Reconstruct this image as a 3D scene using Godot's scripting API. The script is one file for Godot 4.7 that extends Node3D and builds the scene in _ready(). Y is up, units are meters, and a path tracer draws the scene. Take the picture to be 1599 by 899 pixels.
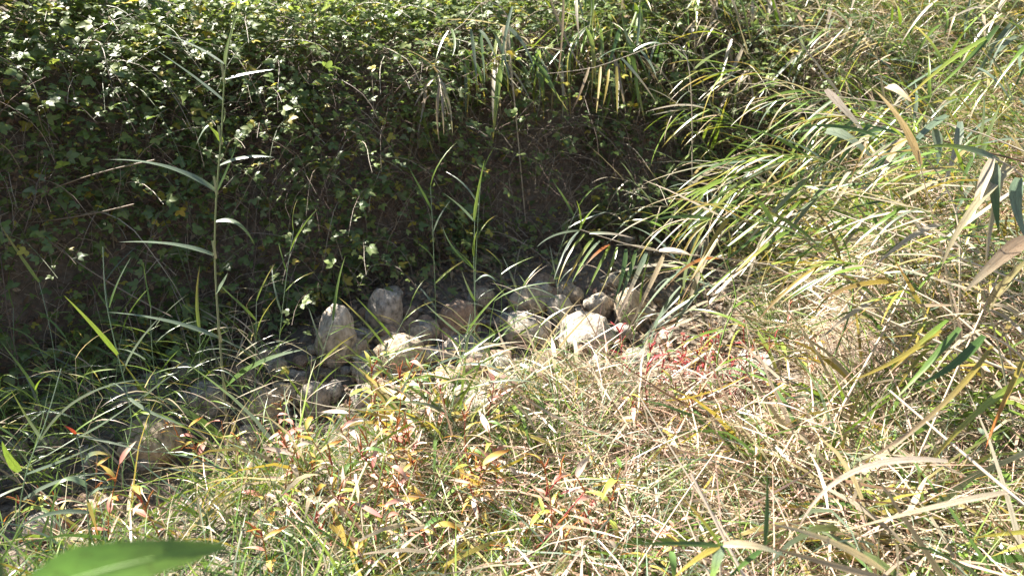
extends Node3D

# ---------------------------------------------------------------- mesh builder
class B:
	var v := PackedVector3Array()
	var n := PackedVector3Array()
	var c := PackedColorArray()
	var u := PackedVector2Array()
	var i := PackedInt32Array()

	func vert(p: Vector3, nn: Vector3, col: Color, uv := Vector2.ZERO) -> int:
		v.append(p)
		n.append(nn)
		c.append(col)
		u.append(uv)
		return v.size() - 1

	func tri(a: int, b: int, d: int) -> void:
		var f := (v[d] - v[a]).cross(v[b] - v[a])
		if f.dot(n[a] + n[b] + n[d]) < 0.0:
			i.append(a)
			i.append(d)
			i.append(b)
		else:
			i.append(a)
			i.append(b)
			i.append(d)

	func mesh() -> ArrayMesh:
		var a := []
		a.resize(Mesh.ARRAY_MAX)
		a[Mesh.ARRAY_VERTEX] = v
		a[Mesh.ARRAY_NORMAL] = n
		a[Mesh.ARRAY_COLOR] = c
		a[Mesh.ARRAY_TEX_UV] = u
		a[Mesh.ARRAY_INDEX] = i
		var m := ArrayMesh.new()
		m.add_surface_from_arrays(Mesh.PRIMITIVE_TRIANGLES, a)
		return m

	# kind of outline: 0 reed or grass blade, 1 oval leaf, 2 lance-shaped leaf, 3 even strip with a point
	func outline(kind: int, t: float) -> float:
		if kind == 0:
			return minf(1.0, 0.45 + 2.6 * t) * pow(1.0 - t, 0.72)
		if kind == 1:
			return pow(maxf(sin(PI * pow(t, 0.78)), 0.0), 0.8)
		if kind == 2:
			return pow(maxf(sin(PI * pow(t, 0.66)), 0.0), 1.05)
		return minf(1.0, 1.25 * (1.0 - t) + 0.02)

	func ribbon(pts: PackedVector3Array, width: float, up: Vector3, kind: int, c0: Color, c1: Color, fold := 0.0, twist := 0.0, turn0 := 0.0, change := 0.6) -> void:
		var m := pts.size()
		var last := []
		for k in m:
			var t := float(k) / float(m - 1)
			var tan := (pts[mini(k + 1, m - 1)] - pts[maxi(k - 1, 0)]).normalized()
			var side := tan.cross(up)
			if side.length() < 0.02:
				side = tan.cross(Vector3(0.3, 0.2, 0.9))
			side = side.normalized().rotated(tan, turn0 + twist * t)
			var nr := side.cross(tan).normalized()
			var w := width * 0.5 * outline(kind, t)
			var col := c0.lerp(c1, smoothstep(change - 0.35, change + 0.35, t))
			var row := []
			if k == m - 1 and kind != 3:
				row.append(vert(pts[k], nr, col, Vector2(0.5, t)))
			elif fold != 0.0:
				row.append(vert(pts[k] - side * w + nr * w * fold, (nr + side * fold * 0.8).normalized(), col, Vector2(0, t)))
				row.append(vert(pts[k], nr, col, Vector2(0.5, t)))
				row.append(vert(pts[k] + side * w + nr * w * fold, (nr - side * fold * 0.8).normalized(), col, Vector2(1, t)))
			else:
				row.append(vert(pts[k] - side * w, nr, col, Vector2(0, t)))
				row.append(vert(pts[k] + side * w, nr, col, Vector2(1, t)))
			if k > 0 and row.size() < last.size():
				for j in last.size() - 1:
					tri(last[j], last[j + 1], row[0])
			elif k > 0:
				for j in row.size() - 1:
					tri(last[j], last[j + 1], row[j])
					tri(last[j + 1], row[j + 1], row[j])
			last = row

	func tube(pts: PackedVector3Array, r0: float, r1: float, sides: int, c0: Color, c1: Color) -> void:
		var m := pts.size()
		var side := Vector3.RIGHT
		var last := 0
		for k in m:
			var t := float(k) / float(m - 1)
			var tan := (pts[mini(k + 1, m - 1)] - pts[maxi(k - 1, 0)]).normalized()
			side = side - tan * side.dot(tan)
			if side.length() < 0.05:
				side = tan.cross(Vector3(0.3, 0.9, 0.2))
			side = side.normalized()
			var oth := tan.cross(side)
			var r := lerpf(r0, r1, t)
			var col := c0.lerp(c1, t)
			var first := v.size()
			for j in sides + 1:
				var a := TAU * float(j) / float(sides)
				var d := side * cos(a) + oth * sin(a)
				vert(pts[k] + d * r, d, col, Vector2(float(j) / sides, t * 6.0))
			if k > 0:
				for j in sides:
					tri(last + j, last + j + 1, first + j)
					tri(last + j + 1, first + j + 1, first + j)
			last = first

# ---------------------------------------------------------------- shared state
var rng := RandomNumberGenerator.new()
var rough_noise := FastNoiseLite.new()
var fine_noise := FastNoiseLite.new()
var taken := {}
var eye := Vector3(0, 1.65, 0)
var look: Basis
const FOCAL := 1202.2
var M := {}
var reed_leaf := {}
var bramble_leaf := []
var weed_leaf := {}
var round_leaf := []
var blade_leaf := {}

const GREEN := Color(0.085, 0.15, 0.04)
const BRIGHT := Color(0.17, 0.27, 0.045)
const LIME := Color(0.25, 0.35, 0.07)
const YELLOW := Color(0.44, 0.35, 0.08)
const STRAW := Color(0.53, 0.455, 0.345)
const BUFF := Color(0.40, 0.31, 0.21)
const BROWN := Color(0.17, 0.105, 0.06)
const GREYGREEN := Color(0.20, 0.26, 0.185)
const ROSE := Color(0.46, 0.30, 0.23)
const PINK := Color(0.58, 0.23, 0.19)
const CREAM := Color(0.58, 0.47, 0.36)
const RED := Color(0.26, 0.03, 0.035)
const ORANGE := Color(0.55, 0.19, 0.045)

func r(a: float, b: float) -> float:
	return rng.randf_range(a, b)

func shade(c: Color, a := 0.25) -> Color:
	var k := 1.0 + r(-a, a)
	return Color(c.r * k * (1.0 + r(-0.08, 0.08)), c.g * k, c.b * k * (1.0 + r(-0.12, 0.12)))

func pick(list: Array):
	return list[rng.randi() % list.size()]

# piecewise curve through [x, value] pairs
func along(table: Array, x: float) -> float:
	if x <= table[0][0]:
		return table[0][1]
	for k in table.size() - 1:
		if x <= table[k + 1][0]:
			var t: float = (x - table[k][0]) / (table[k + 1][0] - table[k][0])
			t = lerpf(t, smoothstep(0.0, 1.0, t), 0.5)
			return lerpf(table[k][1], table[k + 1][1], t)
	return table[-1][1]

const FOOT := [[-9.0, -0.6], [-5.0, -2.2], [-3.2, -3.25], [-1.6, -4.4], [0.0, -5.45], [1.3, -5.75], [2.4, -5.6], [4.0, -5.8], [9.0, -7.5]]
const LIP := [[-9.0, 2.2], [-4.0, 0.3], [-1.9, -1.25], [-1.2, -1.85], [-0.9, -2.1], [-0.5, -2.5], [0.2, -2.95], [0.5, -2.75], [0.75, -2.4], [1.1, -2.35], [1.45, -2.7], [2.1, -4.2], [9.0, -6.0]]
const CREST := [[-9.0, 1.9], [-3.8, 1.75], [-3.1, 1.4], [-2.5, 1.2], [-1.0, 1.2], [0.5, 1.35], [2.0, 1.35], [4.0, 1.5], [9.0, 2.5]]

func ground(x: float, z: float) -> float:
	var near := 0.05 * rough_noise.get_noise_2d(x * 60.0, z * 60.0)
	var right := maxf(0.0, x - 1.25)
	near += right * right / (right + 0.5) * 0.42 * smoothstep(-1.2, -4.2, z)
	near += smoothstep(-3.5, -9.0, z) * 0.25 * smoothstep(1.5, 3.0, x)
	var bed := -0.46 + 0.06 * rough_noise.get_noise_2d(x * 90.0 + 500.0, z * 90.0)
	var pit := Vector2((x - 0.95) / 0.42, (z + 3.35) / 0.55).length()
	bed -= 0.42 * (1.0 - smoothstep(0.45, 1.0, pit))
	var lip := along(LIP, x)
	var deep := 1.0 - smoothstep(1.6, 2.6, x)
	var h := lerpf(near, bed, smoothstep(lip, lip - 0.75, z) * deep)
	h += 0.24 * smoothstep(1.25, 0.2, z - along(FOOT, x)) * smoothstep(-1.7, -0.8, x) * deep * smoothstep(lip - 0.3, lip - 0.8, z)
	var foot := along(FOOT, x) + 0.22 * rough_noise.get_noise_2d(x * 80.0, 77.0)
	var crest := along(CREST, x) + 0.16 * rough_noise.get_noise_2d(x * 50.0, z * 50.0) + 0.075 * maxf(0.0, foot - 1.5 - z)
	var rise := clampf((foot - z) / 1.75, 0.0, 1.0)
	rise = smoothstep(0.0, 0.12, rise) * (1.0 - pow(1.0 - rise, 2.1))
	h = lerpf(h, maxf(crest, h), rise)
	if rise > 0.02 and rise < 0.98:
		h += 0.07 * fine_noise.get_noise_2d(x * 160.0, z * 160.0)
	return h + 0.012 * fine_noise.get_noise_2d(x * 400.0, z * 400.0)

func on(x: float, z: float) -> Vector3:
	return Vector3(x, ground(x, z), z)

func lean(x: float, z: float) -> Vector3:
	var e := 0.08
	return Vector3(ground(x - e, z) - ground(x + e, z), 2.0 * e, ground(x, z - e) - ground(x, z + e)).normalized()

# a point of the place, from where it shows in the photograph and how deep it lies
func at(px: float, py: float, depth: float) -> Vector3:
	return eye + look * Vector3((px - 799.5) / FOCAL, (449.5 - py) / FOCAL, -1.0) * depth

func land(px: float, py: float) -> Vector3:
	var d := 0.8
	var step := 0.05
	while d < 14.0:
		var p := at(px, py, d)
		if p.y < ground(p.x, p.z):
			return on(p.x, p.z)
		d += step
	return on(at(px, py, 8.0).x, at(px, py, 8.0).z)

func numbered(called: String) -> String:
	var k: int = taken.get(called, 0)
	taken[called] = k + 1
	return called if k == 0 else "%s_%03d" % [called, k]

func tag(o: Node, label: String, category: String, group := "", kind := "") -> void:
	o.set_meta("label", label)
	if category:
		o.set_meta("category", category)
	if group:
		o.set_meta("group", group)
	if kind:
		o.set_meta("kind", kind)

func thing(called: String, where: Vector3, label: String, category: String, group := "") -> Node3D:
	var o := Node3D.new()
	o.name = numbered(called)
	add_child(o)
	o.position = where
	tag(o, label, category, group)
	return o

func part(called: String, m: Mesh, mat: Material, parent: Node3D, t := Transform3D()) -> MeshInstance3D:
	var o := MeshInstance3D.new()
	o.name = called
	o.mesh = m
	o.material_override = mat
	parent.add_child(o, true)
	o.transform = t
	return o

# a frame whose -z runs along dir, with y kept as near to up as can be
func frame(dir: Vector3, up: Vector3, size: float) -> Basis:
	var z := -dir.normalized()
	var x := up.cross(z)
	if x.length() < 0.03:
		x = Vector3(1, 0.1, 0.2).cross(z)
	x = x.normalized()
	return Basis(x, z.cross(x), z).scaled(Vector3.ONE * size)

func many(called: String, m: Mesh, mat: Material, where: Array, tint: Array, parent: Node) -> MultiMeshInstance3D:
	var mm := MultiMesh.new()
	mm.transform_format = MultiMesh.TRANSFORM_3D
	mm.use_colors = true
	mm.mesh = m
	mm.instance_count = where.size()
	for k in where.size():
		mm.set_instance_transform(k, where[k])
		mm.set_instance_color(k, tint[k])
	var o := MultiMeshInstance3D.new()
	o.name = called
	o.multimesh = mm
	o.material_override = mat
	o.set_meta("kind", "stuff")
	parent.add_child(o, true)
	return o

# copies that overlap, joined into one mesh
func joined(called: String, shapes: Array, mat: Material, where: Array, parent: Node, patchy := false) -> MeshInstance3D:
	var st := SurfaceTool.new()
	st.begin(Mesh.PRIMITIVE_TRIANGLES)
	for k in where.size():
		var n: int = rng.randi() % shapes.size()
		if patchy:
			var p: Vector3 = where[k].origin
			n = clampi(int((0.5 + 1.1 * rough_noise.get_noise_2d(p.x * 110.0 + 40.0, p.z * 110.0) + r(-0.2, 0.2)) * shapes.size()), 0, shapes.size() - 1)
		st.append_from(shapes[n], 0, where[k])
	var o := MeshInstance3D.new()
	o.name = called
	o.mesh = st.commit()
	o.material_override = mat
	o.set_meta("kind", "stuff")
	parent.add_child(o, true)
	return o

func curve(p0: Vector3, p1: Vector3, p2: Vector3, n: int) -> PackedVector3Array:
	var out := PackedVector3Array()
	for k in n + 1:
		var t := float(k) / n
		out.append(p0 * (1 - t) * (1 - t) + p1 * 2.0 * t * (1 - t) + p2 * t * t)
	return out

# a shoot that starts along dir and sags
func shoot(p0: Vector3, dir: Vector3, length: float, sag: float, n: int, jitter := 0.0) -> PackedVector3Array:
	var out := PackedVector3Array([p0])
	var d := dir.normalized()
	var p := p0
	for k in n:
		p += d * length / n
		out.append(p)
		d = (d + Vector3(r(-jitter, jitter), -sag / n + r(-jitter, jitter), r(-jitter, jitter))).normalized()
	return out

func through(list: Array, n: int) -> PackedVector3Array:
	var cv := Curve3D.new()
	for k in list.size():
		var tan: Vector3 = (list[mini(k + 1, list.size() - 1)] - list[maxi(k - 1, 0)]) / 6.0
		cv.add_point(list[k], -tan, tan)
	var out := PackedVector3Array()
	for k in n + 1:
		out.append(cv.sample_baked(cv.get_baked_length() * k / n, true))
	return out

func pos_on(pts: PackedVector3Array, t: float) -> Vector3:
	var f := clampf(t, 0.0, 1.0) * (pts.size() - 1)
	var k := mini(int(f), pts.size() - 2)
	return pts[k].lerp(pts[k + 1], f - k)

func dir_on(pts: PackedVector3Array, t: float) -> Vector3:
	var k := mini(int(clampf(t, 0.0, 1.0) * (pts.size() - 1)), pts.size() - 2)
	return (pts[k + 1] - pts[k]).normalized()

func shifted(pts: PackedVector3Array, by: Vector3) -> PackedVector3Array:
	var out := PackedVector3Array()
	for p in pts:
		out.append(p - by)
	return out

# ---------------------------------------------------------------- materials
func noise_tex(freq: float, stops: Array, size := 512, octaves := 5, seed_ := 1, normal := false) -> NoiseTexture2D:
	var nz := FastNoiseLite.new()
	nz.seed = seed_
	nz.frequency = freq
	nz.fractal_octaves = octaves
	nz.fractal_gain = 0.6
	var t := NoiseTexture2D.new()
	t.width = size
	t.height = size
	t.seamless = true
	t.noise = nz
	if normal:
		t.as_normal_map = true
		t.bump_strength = 6.0
	elif stops:
		var g := Gradient.new()
		g.offsets = PackedFloat32Array(stops.map(func(s): return s[0]))
		g.colors = PackedColorArray(stops.map(func(s): return (s[1] as Color).linear_to_srgb()))
		t.color_ramp = g
	return t

func leaf_material(rough: float, through_light: float, veins: Texture2D, spec := 0.5, blue := 0.55) -> StandardMaterial3D:
	var m := StandardMaterial3D.new()
	m.vertex_color_use_as_albedo = true
	m.roughness = rough
	m.metallic_specular = spec
	m.backlight_enabled = true
	m.backlight = Color(through_light, through_light, through_light * blue).linear_to_srgb()
	m.cull_mode = BaseMaterial3D.CULL_DISABLED
	if veins:
		m.albedo_texture = veins
	return m

func plain_material(rough: float, tex: Texture2D = null) -> StandardMaterial3D:
	var m := StandardMaterial3D.new()
	m.vertex_color_use_as_albedo = true
	m.roughness = rough
	if tex:
		m.albedo_texture = tex
	return m

func vein_texture() -> ImageTexture:
	# fine lengthwise veins and faint blotches of a grass leaf
	var im := Image.create(64, 256, false, Image.FORMAT_RGB8)
	var nz := FastNoiseLite.new()
	nz.seed = 5
	nz.frequency = 0.03
	for x in 64:
		var vein := 0.9 + 0.1 * sin(x * 1.55) - (0.16 if absi(x - 32) < 2 else 0.0)
		for y in 256:
			var k := clampf(vein + 0.16 * nz.get_noise_2d(x * 2.0, y * 0.5) + 0.08 * nz.get_noise_2d(x * 9.0, y * 4.0), 0.0, 1.0)
			var spot := smoothstep(0.42, 0.5, nz.get_noise_2d(x * 5.0 + 700.0, y * 2.2))
			im.set_pixel(x, y, Color(k, k, k * 0.98).lerp(Color(0.55, 0.36, 0.2), spot * 0.8))
	return ImageTexture.create_from_image(im)

func make_materials() -> void:
	var veins := vein_texture()
	M.reed = leaf_material(0.32, 0.75, veins, 0.58, 0.65)
	M.bramble = leaf_material(0.48, 0.95, null, 0.45)
	M.weed = leaf_material(0.45, 0.6, null, 0.5, 0.85)
	M.grass = leaf_material(0.42, 0.55, null, 0.52, 0.85)
	M.stem = plain_material(0.5)
	M.twig = plain_material(0.8)
	var soil := plain_material(0.95)
	soil.vertex_color_use_as_albedo = false
	soil.albedo_texture = noise_tex(0.02, [[0.2, Color(0.08, 0.063, 0.047)], [0.45, Color(0.125, 0.098, 0.073)], [0.62, Color(0.165, 0.132, 0.1)], [0.85, Color(0.23, 0.19, 0.148)]], 1024, 6, 3)
	soil.uv1_triplanar = true
	soil.uv1_world_triplanar = true
	soil.uv1_scale = Vector3.ONE * 0.7
	soil.heightmap_enabled = true
	soil.heightmap_texture = noise_tex(0.03, [], 1024, 6, 9)
	soil.heightmap_scale = 2.5
	M.soil = soil
	var tones := [
		[Color(0.25, 0.21, 0.165), Color(0.4, 0.345, 0.27), Color(0.5, 0.44, 0.36)],
		[Color(0.22, 0.17, 0.115), Color(0.36, 0.285, 0.195), Color(0.46, 0.375, 0.27)],
		[Color(0.2, 0.175, 0.145), Color(0.31, 0.275, 0.23), Color(0.41, 0.37, 0.315)],
		[Color(0.18, 0.11, 0.07), Color(0.28, 0.185, 0.125), Color(0.36, 0.265, 0.185)],
	]
	M.stone = []
	var bump := noise_tex(0.025, [], 512, 6, 21)
	for k in tones.size():
		var s := plain_material(0.85)
		s.vertex_color_use_as_albedo = false
		var t: Array = tones[k]
		s.albedo_texture = noise_tex(0.010, [[0.12, Color(0.06, 0.055, 0.04)], [0.3, t[0]], [0.5, t[1]], [0.72, t[2]], [0.9, t[2] * 1.15]], 512, 4, 31 + k)
		s.uv1_triplanar = true
		s.uv1_scale = Vector3.ONE * 0.55
		s.heightmap_enabled = true
		s.heightmap_texture = bump
		s.heightmap_scale = 0.6
		M.stone.append(s)

# ---------------------------------------------------------------- leaf shapes
func make_leaves() -> void:
	var tones := {"green": [GREEN * 1.25, GREEN * 1.35], "bright": [BRIGHT, LIME], "yellow": [BRIGHT, YELLOW], "straw": [STRAW, STRAW * 0.9], "buff": [BUFF, STRAW], "grey": [GREYGREEN, GREYGREEN * 1.1], "gold": [LIME, YELLOW], "brown": [YELLOW * 0.8, BROWN * 1.6]}
	for tone in tones:
		reed_leaf[tone] = []
		blade_leaf[tone] = []
		for k in 6:
			var sag: float = [0.1, 0.35, 0.7, 1.1, 1.7, 0.5][k]
			var b := B.new()
			var pts := shoot(Vector3.ZERO, Vector3(0, 0.12 * sag, -1), 1.0, sag, 9, 0.03)
			b.ribbon(pts, [0.06, 0.078, 0.07, 0.06, 0.055, 0.088][k], Vector3.UP, 0, shade(tones[tone][0], 0.12), shade(tones[tone][1], 0.12), 0.28, r(-0.9, 0.9), r(-0.2, 0.2), r(0.45, 0.8))
			reed_leaf[tone].append(b.mesh())
			b = B.new()
			pts = shoot(Vector3.ZERO, Vector3(0, 0.12 * sag, -1), 1.0, sag, 6, 0.03)
			b.ribbon(pts, [0.045, 0.06, 0.055, 0.042, 0.042, 0.066][k], Vector3.UP, 0, shade(tones[tone][0], 0.12), shade(tones[tone][1], 0.12), 0.25, r(-0.7, 0.7), r(-0.2, 0.2), r(0.45, 0.8))
			blade_leaf[tone].append(b.mesh())
	# bramble leaf: three toothed leaflets on a short stalk, about one unit long
	for k in 30:
		bramble_leaf.append(bramble_shape(shade(pick([Color(0.12, 0.17, 0.06), Color(0.15, 0.205, 0.075), Color(0.18, 0.24, 0.08), Color(0.22, 0.29, 0.085), Color(0.18, 0.22, 0.11)]) if k > 1 else Color(0.42, 0.37, 0.07), 0.2)))
	var wt := {"pink": [PINK, CREAM * 1.05], "cream": [CREAM, CREAM * 0.95], "yellow": [LIME, YELLOW], "green": [GREEN * 1.4, BRIGHT], "orange": [YELLOW, ORANGE], "red": [Color(0.3, 0.04, 0.045), Color(0.4, 0.09, 0.09)]}
	for tone in wt:
		weed_leaf[tone] = []
		for k in 4:
			var b := B.new()
			var pts := shoot(Vector3.ZERO, Vector3(0, 0.2, -1), 1.0, [0.3, 0.8, 1.4, 2.2][k], 7, 0.06)
			b.ribbon(pts, [0.17, 0.22, 0.16, 0.19][k], Vector3.UP, 2, shade(wt[tone][0], 0.15), shade(wt[tone][1], 0.15), 0.3, r(-1.2, 1.2), 0.0, r(0.4, 0.7))
			weed_leaf[tone].append(b.mesh())
	for k in 4:
		var b := B.new()
		b.tube(PackedVector3Array([Vector3.ZERO, Vector3(0, 0.03, -0.25)]), 0.012, 0.012, 4, GREEN, GREEN)
		var pts := shoot(Vector3(0, 0.03, -0.25), Vector3(0, 0.1, -1), 0.75, 0.5, 5, 0.04)
		b.ribbon(pts, [0.6, 0.52, 0.66, 0.45][k], Vector3.UP, 1, [GREEN * 1.5, BRIGHT, BRIGHT * 0.8, GREYGREEN][k], [GREEN * 1.6, BRIGHT, BRIGHT * 0.9, GREYGREEN][k], 0.2)
		round_leaf.append(b.mesh())

func bramble_shape(col: Color) -> ArrayMesh:
	var b := B.new()
	b.ribbon(PackedVector3Array([Vector3.ZERO, Vector3(0, 0.03, -0.2), Vector3(0, 0.04, -0.42)]), 0.03, Vector3.UP, 3, col * 0.9, col)
	for a in [[0.0, 0.45, 0.6, 0.36], [1.1, 0.4, 0.5, 0.31], [-1.1, 0.4, 0.5, 0.31]]:
		var d := Vector3(0, 0.05, -1).rotated(Vector3.UP, a[0])
		var p0 := Vector3(0, 0.04, -a[1])
		var pts := shoot(p0, d, a[2], 0.55, 3, 0.05)
		b.ribbon(pts, a[3], Vector3.UP, 1, shade(col, 0.08), shade(col, 0.08), 0.22, r(-0.3, 0.3), r(-0.25, 0.25))
	return b.mesh()

# ---------------------------------------------------------------- ground
func make_ground() -> void:
	var xs := PackedFloat32Array()
	var zs := PackedFloat32Array()
	for k in range(9, 0, -1):
		xs.append(-7.0 - 1.2 * pow(1.6, k))
	var x := -7.0
	while x <= 7.0:
		xs.append(x)
		x += 0.07
	for k in range(1, 10):
		xs.append(7.0 + 1.2 * pow(1.6, k))
	for k in range(9, 0, -1):
		zs.append(-12.0 - 1.2 * pow(1.6, k))
	var z := -12.0
	while z <= 1.5:
		zs.append(z)
		z += 0.07
	for k in range(1, 10):
		zs.append(1.5 + 1.2 * pow(1.6, k))
	var st := SurfaceTool.new()
	st.begin(Mesh.PRIMITIVE_TRIANGLES)
	for zz in zs:
		for xx in xs:
			st.add_vertex(Vector3(xx, ground(clampf(xx, -12, 12), clampf(zz, -16, 3)), zz))
	var w := xs.size()
	for j in zs.size() - 1:
		for i in w - 1:
			var a := j * w + i
			for q in [a, a + 1, a + w, a + 1, a + w + 1, a + w]:
				st.add_index(q)
	st.generate_normals()
	var o := part("ground", st.commit(), M.soil, self)
	tag(o, "dark bare soil of the gully bed and both banks", "", "", "structure")

# ---------------------------------------------------------------- stones
var stone_shapes := []

func stone_shape(seed_: int, boxy: float, rows := 16, cols := 24) -> ArrayMesh:
	var nz := FastNoiseLite.new()
	nz.seed = seed_
	nz.frequency = 0.7
	nz.fractal_octaves = 3
	var st := SurfaceTool.new()
	st.begin(Mesh.PRIMITIVE_TRIANGLES)
	st.set_smooth_group(0)
	var cuts := []
	for k in 6:
		cuts.append([Vector3(r(-1, 1), r(-1, 1), r(-1, 1)).normalized(), r(0.74, 1.0)])
	for j in rows + 1:
		for i in cols:
			var th := PI * j / rows
			var ph := TAU * i / cols
			var d := Vector3(sin(th) * cos(ph), cos(th), sin(th) * sin(ph))
			var p := d * (1.0 + 0.3 * nz.get_noise_3dv(d * 1.2) + 0.06 * nz.get_noise_3dv(d * 4.5))
			var box := maxf(maxf(absf(d.x), absf(d.y)), absf(d.z))
			p *= lerpf(1.0, 0.8 / box, boxy)
			for cu in cuts:
				var over: float = p.dot(cu[0]) - cu[1]
				if over > 0.0:
					p -= cu[0] * over * 0.85
			st.add_vertex(p)
	for j in rows:
		for i in cols:
			var a := j * cols + i
			var b2 := j * cols + (i + 1) % cols
			for q in [a, b2, a + cols, b2, b2 + cols, a + cols]:
				st.add_index(q)
	st.generate_normals()
	return st.commit()

func stone(where: Vector3, size: Vector3, tone: int, turn: float, label: String, group: String) -> void:
	var o := MeshInstance3D.new()
	o.name = numbered("boulder" if size.x > 0.09 else "stone")
	o.mesh = pick(stone_shapes)
	o.material_override = M.stone[tone]
	add_child(o)
	o.transform = Transform3D(Basis.from_euler(Vector3(r(-0.15, 0.15), turn, r(-0.15, 0.15))).scaled_local(size), where)
	tag(o, label, "boulder" if size.x > 0.09 else "stone", group)

func make_stones() -> void:
	for k in 14:
		stone_shapes.append(stone_shape(100 + k, r(0.0, 0.4)))
	# where each shows in the photograph: x, y of its middle, width, height, tone, label
	var list := [
		[826, 480, 62, 44, 1, "tan flat-topped boulder at the back of the rock pile, under hanging reed leaves"],
		[822, 523, 64, 42, 0, "pale smooth oval boulder lying in front of the tan flat-topped one"],
		[873, 496, 44, 46, 0, "pale grey round boulder wedged between tan and cracked boulders"],
		[881, 461, 34, 26, 1, "small tan cobble on top of the back of the rock pile"],
		[860, 472, 24, 28, 3, "little brown stone squeezed behind the pale grey round boulder"],
		[932, 482, 42, 42, 0, "cracked pale boulder behind the hanging reed leaves"],
		[912, 527, 80, 52, 0, "broad pale boulder half hidden by bright grass"],
		[982, 492, 46, 58, 1, "brownish boulder behind a long hanging straw leaf"],
		[603, 500, 54, 62, 2, "grey upright boulder at the foot of the dark bank"],
		[628, 566, 66, 62, 1, "angular tan boulder in the middle of the dry bed"],
		[526, 541, 54, 84, 0, "tall grey-tan boulder beside the upright grey one"],
		[573, 531, 26, 16, 1, "flat little tan stone between two tall boulders"],
		[654, 535, 40, 24, 3, "orange-brown oval stone behind the angular tan boulder"],
		[676, 524, 24, 36, 1, "upright brown stone beside the orange-brown oval one"],
		[716, 505, 54, 54, 3, "reddish flat rock against the soil bank"],
		[752, 476, 30, 30, 1, "tan stone at the foot of the shaded tussock"],
		[720, 538, 54, 24, 2, "low grey slab in front of the reddish flat rock"],
		[569, 586, 34, 26, 1, "brown cobble below the angular tan boulder"],
		[567, 626, 40, 38, 2, "grey knobbly stone next to curled red weeds"],
		[602, 618, 30, 28, 3, "brown cobble beside the grey knobbly stone"],
		[440, 582, 38, 52, 1, "tan oval boulder standing behind thin grass stalks"],
		[470, 565, 36, 22, 3, "flat brown stone beside the tan oval boulder"],
		[322, 628, 76, 70, 2, "big dull brown boulder behind the tall reed stem"],
		[412, 634, 74, 66, 1, "big tan boulder behind the pale reed leaf"],
		[240, 684, 122, 92, 1, "largest boulder of the bed, broad and tan"],
		[300, 572, 64, 50, 1, "tan boulder lying under the bank behind the tall reed"],
		[78, 652, 70, 50, 3, "low brown boulder at the left foot of the bank"],
		[152, 716, 54, 40, 2, "grey rounded boulder below the largest one"],
		[762, 650, 56, 56, 2, "bluish grey boulder at the edge of the sunny grass"],
		[792, 620, 54, 34, 2, "grey stone above the bluish grey boulder"],
		[1182, 584, 60, 46, 2, "grey flat rock behind the red-stemmed weeds"],
		[1062, 604, 50, 40, 2, "grey-brown rock in the gap beside the red-stemmed weeds"],
		[492, 632, 44, 52, 2, "dull grey boulder in shade behind green blades"],
		[742, 566, 42, 30, 0, "pale cobble in the shaded gravel of the bed"],
		[772, 586, 54, 36, 2, "grey cobble in the shaded gravel of the bed"],
		[700, 592, 44, 28, 1, "tan cobble in the shaded gravel of the bed"],
		[690, 560, 40, 30, 2, "grey-brown cobble beside the low grey slab"],
		[380, 590, 50, 40, 3, "brown boulder behind the tall reed's upright leaf"],
		[200, 620, 70, 50, 2, "dim grey boulder against the left foot of the bank"],
		[640, 498, 30, 22, 3, "brown stone in front of the bare soil hollow"],
	]
	for s in list:
		var p := land(s[0], s[1] + s[3] * 0.25)
		var d := (p - eye).dot(-look.z)
		var w: float = s[2] * d / FOCAL * (0.62 if s[0] > 470 else 0.47)
		var h: float = s[3] * d / FOCAL * (0.68 if s[0] > 470 else 0.47)
		stone(p + Vector3(0, h * (0.5 if s[0] > 470 else 0.4), 0), Vector3(w, h * 0.95, w * r(0.75, 1.0)), s[4], r(0, TAU), s[5], "boulders of the dry stream bed")
	for k in 170:
		var s: Array = list[rng.randi() % list.size()]
		if s[0] < 480 or s[0] > 1000:
			continue
		var p := land(s[0] + r(-50, 50), s[1] + r(-20, 40))
		var w := 0.025 + 0.065 * pow(rng.randf(), 1.5)
		var tone: int = rng.randi() % 4
		stone(p + Vector3(0, w * r(0.4, 1.1), 0), Vector3(w, w * r(0.6, 0.95), w * r(0.7, 1.0)), tone, r(0, TAU), ["pale cobble heaped against the larger boulders", "tan cobble heaped against the larger boulders", "grey cobble heaped against the larger boulders", "brown cobble heaped against the larger boulders"][tone], "cobbles heaped between the boulders")
	for k in 130:
		var x := r(-2.4, 1.6)
		var z := lerpf(along(FOOT, x) - 0.05, along(LIP, x) - 0.5, rng.randf())
		var w := 0.02 + 0.075 * pow(rng.randf(), 2.0)
		var tone: int = rng.randi() % 4
		stone(on(x, z) + Vector3(0, w * 0.3, 0), Vector3(w, w * r(0.6, 0.9), w * r(0.7, 1.0)), tone, r(0, TAU), ["small pale stone among the boulders of the bed", "small tan stone among the boulders of the bed", "small grey stone among the boulders of the bed", "small brown stone among the boulders of the bed"][tone], "small stones of the dry stream bed")
	var where := []
	var tint := []
	for k in 2500:
		var x := r(-4.0, 2.0)
		var z := lerpf(along(FOOT, x) - 0.1, along(LIP, x) - 0.4, rng.randf())
		var w := r(0.006, 0.022)
		where.append(Transform3D(Basis.from_euler(Vector3(r(0, 3), r(0, 6), 0)).scaled_local(Vector3(w, w * 0.7, w)), on(x, z) + Vector3(0, w * 0.3, 0)))
		tint.append(Color.WHITE)
	var o := many("gravel", stone_shape(77, 0.2, 5, 8), M.stone[1], where, tint, self)
	tag(o, "fine gravel lying between the boulders of the bed", "gravel", "", "stuff")

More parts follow.
